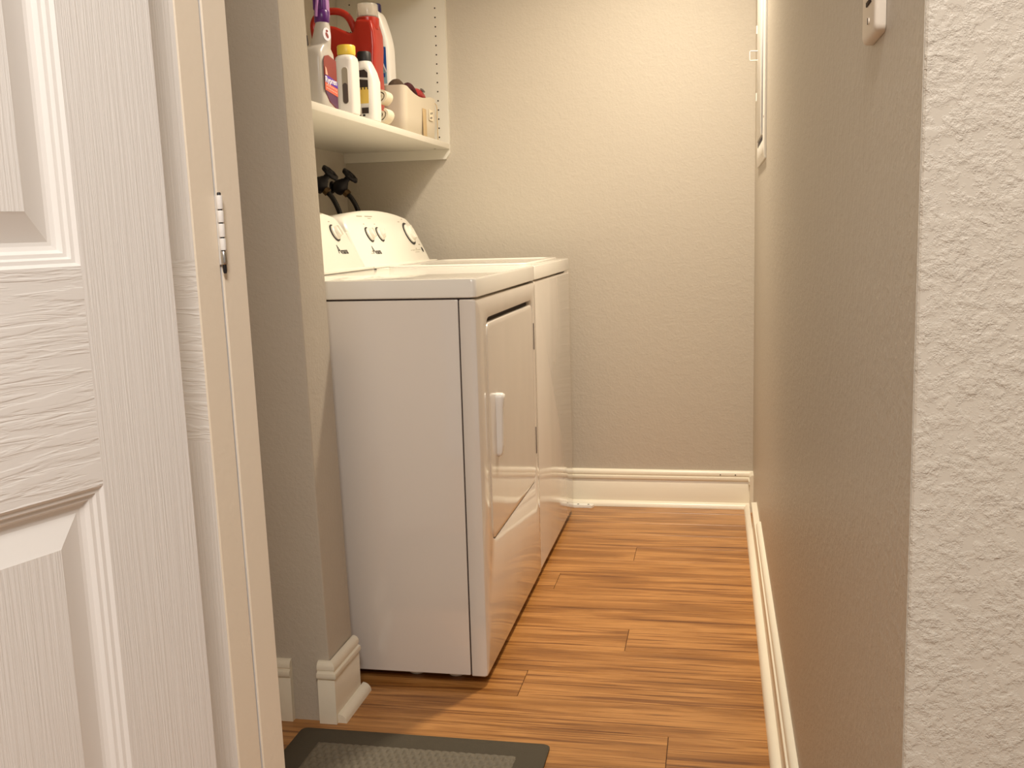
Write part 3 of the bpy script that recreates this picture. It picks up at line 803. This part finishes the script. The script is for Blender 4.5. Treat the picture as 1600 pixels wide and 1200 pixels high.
# white bleach style bottle with blue label -------------------------
wb = thing('blue_labelled_bottle', 'white rounded bottle with a blue label behind the red jug', 'bottle', (-1.23, -0.34, SZ))
qx = lambda x: (x+0.134)*1.056-0.134
qz = lambda z: (z-1.009)*1.056+1.009
Y0, Y1 = -0.375, -0.300
out = [(qx(a), qz(b)) for a, b in curve2([(-1.165, 1.700), (-1.195, 1.700), (-1.22, 1.665), (-1.25, 1.60), (-1.25, 1.42), (-1.245, 1.345), (-1.238, 1.316), (-1.20, 1.3145), (-1.16, 1.3145), (-1.132, 1.3155), (-1.126, 1.345), (-1.121, 1.40), (-1.121, 1.54), (-1.124, 1.600), (-1.136, 1.650), (-1.150, 1.688)], 4)]
out = [(a, max(b, SZ+0.0005)) for a, b in out]
bm = silhouette_loft(out, Y0, Y1, 0.012)
obj('bottle_body', bm, m_white_plastic, wb, angle=60)
bm = bmesh.new(); lathe(bm, [(0.017, qz(1.694)), (0.0195, qz(1.697)), (0.019, qz(1.716)), (0.016, qz(1.720)), (0.006, qz(1.721))], 28, Matrix.Translation((qx(-1.170), -0.338, 0)))
obj('cap', bm, m_navy, wb)
S2 = lambda l: [(qx(a), qz(b)) for a, b in l]
ylabel([('label', S2([(-1.205, 1.475), (-1.131, 1.475), (-1.131, 1.585), (-1.205, 1.600)]), m_teal),
        ('blue_patch', S2([(-1.131, 1.510), (-1.131, 1.582), (-1.152, 1.592), (-1.152, 1.560)]), m_blue),
        ('blue_patch', S2([(-1.150, 1.494), (-1.136, 1.494), (-1.136, 1.506), (-1.150, 1.506)]), m_blue),
        ('white_stripe', S2([(-1.152, 1.556), (-1.133, 1.508), (-1.131, 1.512), (-1.150, 1.562)]), m_whiteprint)], Y0-0.0002, wb)

# dark object at the left end of the shelf ---------------------------
dk = thing('dark_jar', 'small dark jar with a pale lid knob half hidden by the partition wall', 'jar', (-1.225, -1.02, SZ))
bm = bmesh.new(); lathe(bm, [(0.030, SZ), (0.034, SZ+0.004), (0.034, SZ+0.165), (0.028, SZ+0.185), (0.026, SZ+0.21), (0.012, SZ+0.215)], 28, Matrix.Translation((-1.225, -1.02, 0)))
obj('jar_body', bm, m_rubber, dk)
bm = bmesh.new(); lathe(bm, [(0.003, 0), (0.006, 0.002), (0.007, 0.006), (0.004, 0.010)], 16, axis_matrix((-1.198, -1.046, SZ+0.192), (0.6, -0.8, 0)) @ Matrix.Diagonal((0.8, 1.6, 1, 1)))
obj('lid_knob', bm, m_grey_plastic, dk)

# rolled cloths -------------------------------------------------------
def cloth_roll(x, z, r, y0, y1, turns, start, label):
    pts_i, pts_o = [], []
    n = int(22*turns)
    th = r/(turns+0.9)
    for k in range(n+1):
        a = start+2*PI*turns*k/n
        rr = th*0.55+(r-th*0.55)*(k/n)
        wob = 1+0.06*math.sin(3*a)
        ri = max(rr-th*0.80, th*0.06); pts_i.append((x+ri*math.cos(a)*wob, z+ri*math.sin(a)*wob*0.95))
        pts_o.append((x+rr*math.cos(a)*wob, z+rr*math.sin(a)*wob*0.95))
    sec = pts_o+pts_i[::-1]
    bm = bmesh.new()
    m = len(pts_o)
    for (ya_, yb2) in ((y0, y1),):
        A = [bm.verts.new((p[0], ya_, p[1])) for p in sec]; Bv = [bm.verts.new((p[0], yb2, p[1])) for p in sec]
        N_ = len(sec)
        for i in range(N_):
            j = (i+1) % N_; bm.faces.new((A[i], A[j], Bv[j], Bv[i]))
        for i in range(m-1):
            bm.faces.new((A[i], A[i+1], A[N_-2-i], A[N_-1-i])); bm.faces.new((Bv[i], Bv[N_-1-i], Bv[N_-2-i], Bv[i+1]))
    o = obj('rolled_cloth', bm, m_cloth, angle=60)
    mod = o.modifiers.new('b', 'BEVEL'); mod.width = 0.002; mod.segments = 2; mod.limit_method = 'ANGLE'; mod.angle_limit = 1.2
    return tag(o, label, 'cloth', 'rolled cloths beside the bin')
cloth_roll(-1.093, SZ+0.0255, 0.0250, -0.750, -0.690, 2.1, 0.4, 'cream rolled cloth lying on the shelf, lower of the two')
cloth_roll(-1.093, SZ+0.0775, 0.0262, -0.750, -0.690, 2.1, 2.2, 'cream rolled cloth resting on top of the other roll')

# storage bin with a bag in it ---------------------------------------
bn = thing('storage_bin', 'cream plastic bin with a sagging rim at the right end of the shelf', 'bin', (-1.13, -0.33, SZ))
def bin_loop(ins, z, rim=False):
    lp = rrect(-1.172+ins, -1.088-ins, -0.500+ins, -0.135-ins, 0.018, 5)
    out = []
    big = []
    for i in range(len(lp)):                     # subdivide long straights
        a = lp[i]; b = lp[(i+1) % len(lp)]
        d = math.dist(a, b); k = max(1, int(d/0.03))
        for q in range(k): big.append((a[0]+(b[0]-a[0])*q/k, a[1]+(b[1]-a[1])*q/k))
    for a, b in big:
        zz_ = z
        if rim:
            u = (b+0.5)/0.365
            zz_ = z+(-0.018*math.sin(PI*min(max(u*1.25, 0), 1)) - 0.006*u if a > -1.13 else 0.0)
        out.append(Vector((a, b, zz_)))
    return out
def bin_build():
    bm = bmesh.new()
    secs = [(0.010, SZ), (0.006, SZ+0.004), (0.003, SZ+0.05), (0.001, SZ+0.10)]
    loops = [bin_loop(i, z) for i, z in secs]
    loops.append(bin_loop(0.0, SZ+0.146, True)); loops.append(bin_loop(0.0035, SZ+0.146, True)); 
    n = len(loops[0])
    loops.append([p+Vector((0, 0, 0)) for p in bin_loop(0.006, SZ+0.06)]); loops.append(bin_loop(0.012, SZ+0.006))
    mn = min(len(l) for l in loops)
    return bm, loops
bm, loops = bin_build()
# equalise counts by resampling every loop to 96 points
def resample(l, n=96):
    L_ = l+[l[0]]; ds = [0]
    for a, b in zip(L_[:-1], L_[1:]): ds.append(ds[-1]+(b-a).length)
    T = ds[-1]; out = []; k = 0
    for i in range(n):
        t = T*i/n
        while ds[k+1] < t: k += 1
        u = (t-ds[k])/max(ds[k+1]-ds[k], 1e-9); out.append(L_[k].lerp(L_[k+1], u))
    return out
loft(bm, [resample(l) for l in loops])
obj('bin_body', bm, m_bin, bn, angle=60)
bm = box(-1.0885, -1.0865, -0.315, -0.275, SZ+0.004, SZ+0.093, bev=0.0005)
sl = obj('grip_slot', bm, m_tan, bn); sl['label'] = 'tan slot in the bin side'
bm = box(-1.0885, -1.0868, -0.235, -0.190, SZ+0.062, SZ+0.098)
st = obj('sticker', bm, m_cloth, bn)
bm = bmesh.new()
for q, (a, b) in enumerate(((-0.222, 0.085), (-0.205, 0.088), (-0.212, 0.072), (-0.226, 0.070))):
    add_box(bm, -1.0868, -1.0862, a, a+0.009, SZ+b-0.003, SZ+b+0.003)
obj('sticker_marks', bm, m_darkgrey, st)
def blob(name, label, cat, m, pts, r, top=None):
    bm = bmesh.new(); tube(bm, smooth_path(pts, 6), r[0], 14, rf=lambda i: r[min(i//6, len(r)-1)]+(r[min(i//6+1, len(r)-1)]-r[min(i//6, len(r)-1)])*((i % 6)/6))
    for v in bm.verts:
        v.co += Vector((math.sin(v.co.y*90)*0.003, 0, math.sin(v.co.y*70+v.co.x*60)*0.003))
    o = obj(name, bm, m, angle=70); return tag(o, label, cat)
blob('brown_cloth', 'brown speckled cloth bunched at the near side of the bin', 'cloth', m_browncloth, [(-1.146, -0.47, SZ+0.130), (-1.143, -0.455, SZ+0.149), (-1.128, -0.445, SZ+0.151), (-1.112, -0.425, SZ+0.142)], [0.012, 0.018, 0.017, 0.012])
blob('maroon_cloth', 'dark maroon cloth hump in the middle of the bin', 'cloth', m_maroon, [(-1.14, -0.41, SZ+0.125), (-1.125, -0.385, SZ+0.147), (-1.114, -0.36, SZ+0.150), (-1.110, -0.335, SZ+0.135)], [0.010, 0.017, 0.016, 0.010])
rb = thing('red_packet', 'glossy red packet lying over the rim at the far side of the bin', 'packet', (-1.11, -0.28, SZ+0.13))
bm = bmesh.new(); tube(bm, smooth_path([(-1.120, -0.325, SZ+0.140), (-1.118, -0.295, SZ+0.145), (-1.118, -0.26, SZ+0.143), (-1.118, -0.22, SZ+0.137), (-1.120, -0.185, SZ+0.128)], 6), 0.012, 14, rf=lambda i: 0.009+0.010*math.sin(PI*min(max(i/24, 0.02), 0.98)))
obj('packet_body', bm, m_redbag, rb, angle=70)
bm = bmesh.new(); lathe(bm, [(0.004, 0), (0.010, 0.002), (0.010, 0.004), (0.004, 0.005)], 8, axis_matrix((-1.104, -0.255, SZ+0.156), (0.7, -0.2, 0.65)))
obj('packet_tag', bm, m_darkgrey, rb)
# hanging strap at the far edge of the bin
tag(obj('strap', (lambda b: tube(b, smooth_path([(-1.100, -0.165, SZ+0.128), (-1.084, -0.150, SZ+0.12), (-1.0845, -0.145, SZ+0.07), (-1.0845, -0.143, SZ+0.004)], 5), 0.0016, 8))(bmesh.new()), m_tan), 'thin tan cord hanging down the far corner of the bin', 'cord')

# ------------------------------------------------------------------ water valves and hoses
def valve(y, label, hl, seed):
    r = thing('water_valve', label, 'valve', (-1.48, y, 1.175), 'hose valves on the wall under the shelf')
    bm = bmesh.new()
    lathe(bm, [(0.022, 0.0), (0.022, 0.004), (0.012, 0.006), (0.012, 0.022)], 20, axis_matrix((-1.4795, y, 1.185), (1, 0, 0)))
    lathe(bm, [(0.014, -0.024), (0.022, -0.020), (0.027, 0.0), (0.024, 0.014), (0.018, 0.022), (0.015, 0.028), (0.011, 0.032), (0.010, 0.052)], 20, axis_matrix((-1.448, y, 1.185), (0.72, 0, 0.69)))
    obj('valve_body', bm, m_iron, r, angle=50)
    bm = bmesh.new(); M = axis_matrix((-1.448, y, 1.185), (0.72, 0, 0.69))
    lathe(bm, [(0.006, 0.049), (0.010, 0.050), (0.010, 0.060), (0.006, 0.062)], 16, M)
    ring = [M @ Vector((0.026*(1+0.08*math.cos(8*t*PI/32*2))*math.cos(t*PI/16), 0.026*(1+0.08*math.cos(8*t*PI/32*2))*math.sin(t*PI/16), 0.055)) for t in range(32)]
    tube(bm, ring, 0.0072, 10, closed=True)
    for k in range(4):
        a = k*PI/2+0.3
        tube(bm, [M @ Vector((0.006*math.cos(a), 0.006*math.sin(a), 0.055)), M @ Vector((0.023*math.cos(a), 0.023*math.sin(a), 0.055))], 0.004, 8)
    obj('handwheel', bm, m_iron, r, angle=60)
    bm = bmesh.new()
    lathe(bm, [(0.009, 0), (0.009, 0.012), (0.0145, 0.013), (0.0145, 0.026), (0.010, 0.028)], 8, axis_matrix((-1.437, y, 1.176), (0.70, 0, -0.71)))
    obj('hose_nut', bm, m_brass, r)
    h = bmesh.new()
    path = smooth_path([(-1.419, y, 1.157), (-1.405, y+0.002, 1.140), (-1.388, y+0.004, 1.105), (-1.378, y+0.006, 1.06), (-1.374, y+0.008, 0.95), (-1.374, y+0.01, 0.70)], 12)
    tube(h, path, 0.0085, 12, rf=lambda i: 0.0082+0.0012*(i % 2))
    o = obj('water_hose', h, m_rubber, angle=60); tag(o, hl, 'hose', 'hoses dropping behind the washer')
valve(-0.355, 'dark water valve with a round handle, nearer the partition wall', 'dark hose curving down from the left water valve', 1)
valve(-0.160, 'dark water valve with a round handle, nearer the back wall', 'dark hose curving down from the right water valve', 2)

# ------------------------------------------------------------------ electrical panel and switch on the right wall
ep = thing('electrical_panel', 'white steel breaker panel frame mounted on the right wall', 'panel', (-0.003, -0.55, 1.186))
bm = bmesh.new()
O = lambda ins, x: onX(rrect(-0.810+ins, -0.300-ins, 1.186+ins, 1.93-ins, 0.003, 2), x)
I = lambda ins, x: onX(rrect(-0.700+ins, -0.345-ins, 1.243+ins, 1.86-ins, 0.003, 2), x)
loft(bm, [O(0, -0.0003), O(0, -0.0045), O(0.001, -0.0055), I(-0.001, -0.0055), I(0, -0.005), I(0, -0.0008)])
obj('frame', bm, m_metalwhite, ep)
bm = bmesh.new(); loft(bm, [I(0.0004, -0.0006), I(0.0004, -0.0012)]); g = obj('recess', bm, m_blueg, ep); g['label'] = 'blue grey sheet painting shade into the gap beside the panel door'  # backing sheet coloured as the shadow line along the door edge
bm = bmesh.new()
D = lambda ins, x: onX(rrect(-0.645+ins, -0.348-ins, 1.262+ins, 1.85-ins, 0.003, 2), x)
loft(bm, [D(0, -0.0014), D(0, -0.0075), D(0.002, -0.009)])
pd = obj('panel_door', bm, m_metalwhite, ep)
bm = bmesh.new(); tube(bm, [(-0.0088, -0.40, 1.529), (-0.0305, -0.40, 1.530), (-0.032, -0.40, 1.528), (-0.032, -0.40, 1.504), (-0.0305, -0.40, 1.502), (-0.0088, -0.40, 1.502)], 0.0013, 8)
obj('pull_loop', bm, m_metalwhite, pd)
for zz in (1.60, 1.40):
    bm = bmesh.new(); lathe(bm, [(0.003, -0.012), (0.003, 0.012)], 10, Matrix.Translation((-0.0085, -0.346, zz))); obj('hinge_barrel', bm, m_metalwhite, pd)
bm = bmesh.new(); lathe(bm, [(0.0035, 0), (0.003, 0.0012)], 12, axis_matrix((-0.0055, -0.760, 1.30), (-1, 0, 0))); obj('cover_screw', bm, m_chrome, ep)

sw = thing('switch_plate', 'off white wall switch plate at the top of the right wall', 'switch', (-0.004, -2.762, 1.16))
bm = bmesh.new()
O = lambda ins, x: onX(rrect(-2.797+ins, -2.722-ins, 1.160+ins, 1.276-ins, 0.006, 4), x)
loft(bm, [O(0, -0.0003), O(0, -0.0055), O(0.0012, -0.0078), O(0.0035, -0.009)])
obj('plate', bm, m_switch, sw)
for zz in (1.1735, 1.262):
    bm = bmesh.new(); lathe(bm, [(0.0028, 0.0), (0.0028, 0.0008), (0.002, 0.0011)], 14, axis_matrix((-0.009, -2.7655, zz), (-1, 0, 0)))
    add_box(bm, -0.0105, -0.0099, -2.7659, -2.7651, zz-0.0026, zz+0.0026, mi=1)
    obj('screw', bm, [m_switch, m_hole], sw)
bm = box(-0.0102, -0.0088, -2.776, -2.752, 1.187, 1.243, bev=0.0006); obj('toggle_frame', bm, m_gap, sw)
bm = box(-0.0108, -0.0086, -2.774, -2.754, 1.190, 1.240, bev=0.0012); obj('toggle', bm, m_switch, sw)

# ------------------------------------------------------------------ door mat
dm = thing('door_mat', 'grey rubber backed mat with a ribbed weave on the laminate floor', 'mat', (-0.71, -2.15, 0.0))
bm = bmesh.new()
R_ = lambda ins, z: onZ(rrect(-0.972+ins, -0.452-ins, -2.44+ins, -1.822-ins, 0.012, 6), z)
loft(bm, [R_(0.001, 0.0004), R_(0, 0.002), R_(0, 0.005), R_(0.003, 0.0075), R_(0.03, 0.0078), R_(0.045, 0.0078), R_(0.055, 0.0070)])
obj('rubber_border', bm, m_mat, dm)
bm = bmesh.new()
nx_, ny_ = 170, 200
x0, x1, y0, y1 = -0.915, -0.509, -2.382, -1.880
grid = []
for j in range(ny_+1):
    row = []
    for i in range(nx_+1):
        x = x0+(x1-x0)*i/nx_; y = y0+(y1-y0)*j/ny_
        rowi = math.floor((y-y0)/0.017); u = (x-x0)/0.0165+(0.5 if rowi % 2 else 0)
        hx = abs(math.sin(PI*u)); hy = abs(math.sin(PI*(y-y0)/0.017))
        e = min(1, min(x-x0, x1-x, y-y0, y1-y)/0.006)
        z = 0.0068+0.0058*(hx*hy)**0.6*e+random.uniform(-0.0003, 0.0003)
        row.append(bm.verts.new((x, y, z)))
    grid.append(row)
for j in range(ny_):
    for i in range(nx_):
        bm.faces.new((grid[j][i], grid[j][i+1], grid[j+1][i+1], grid[j+1][i]))
obj('woven_centre', bm, m_matk, dm, angle=180, weld=False)
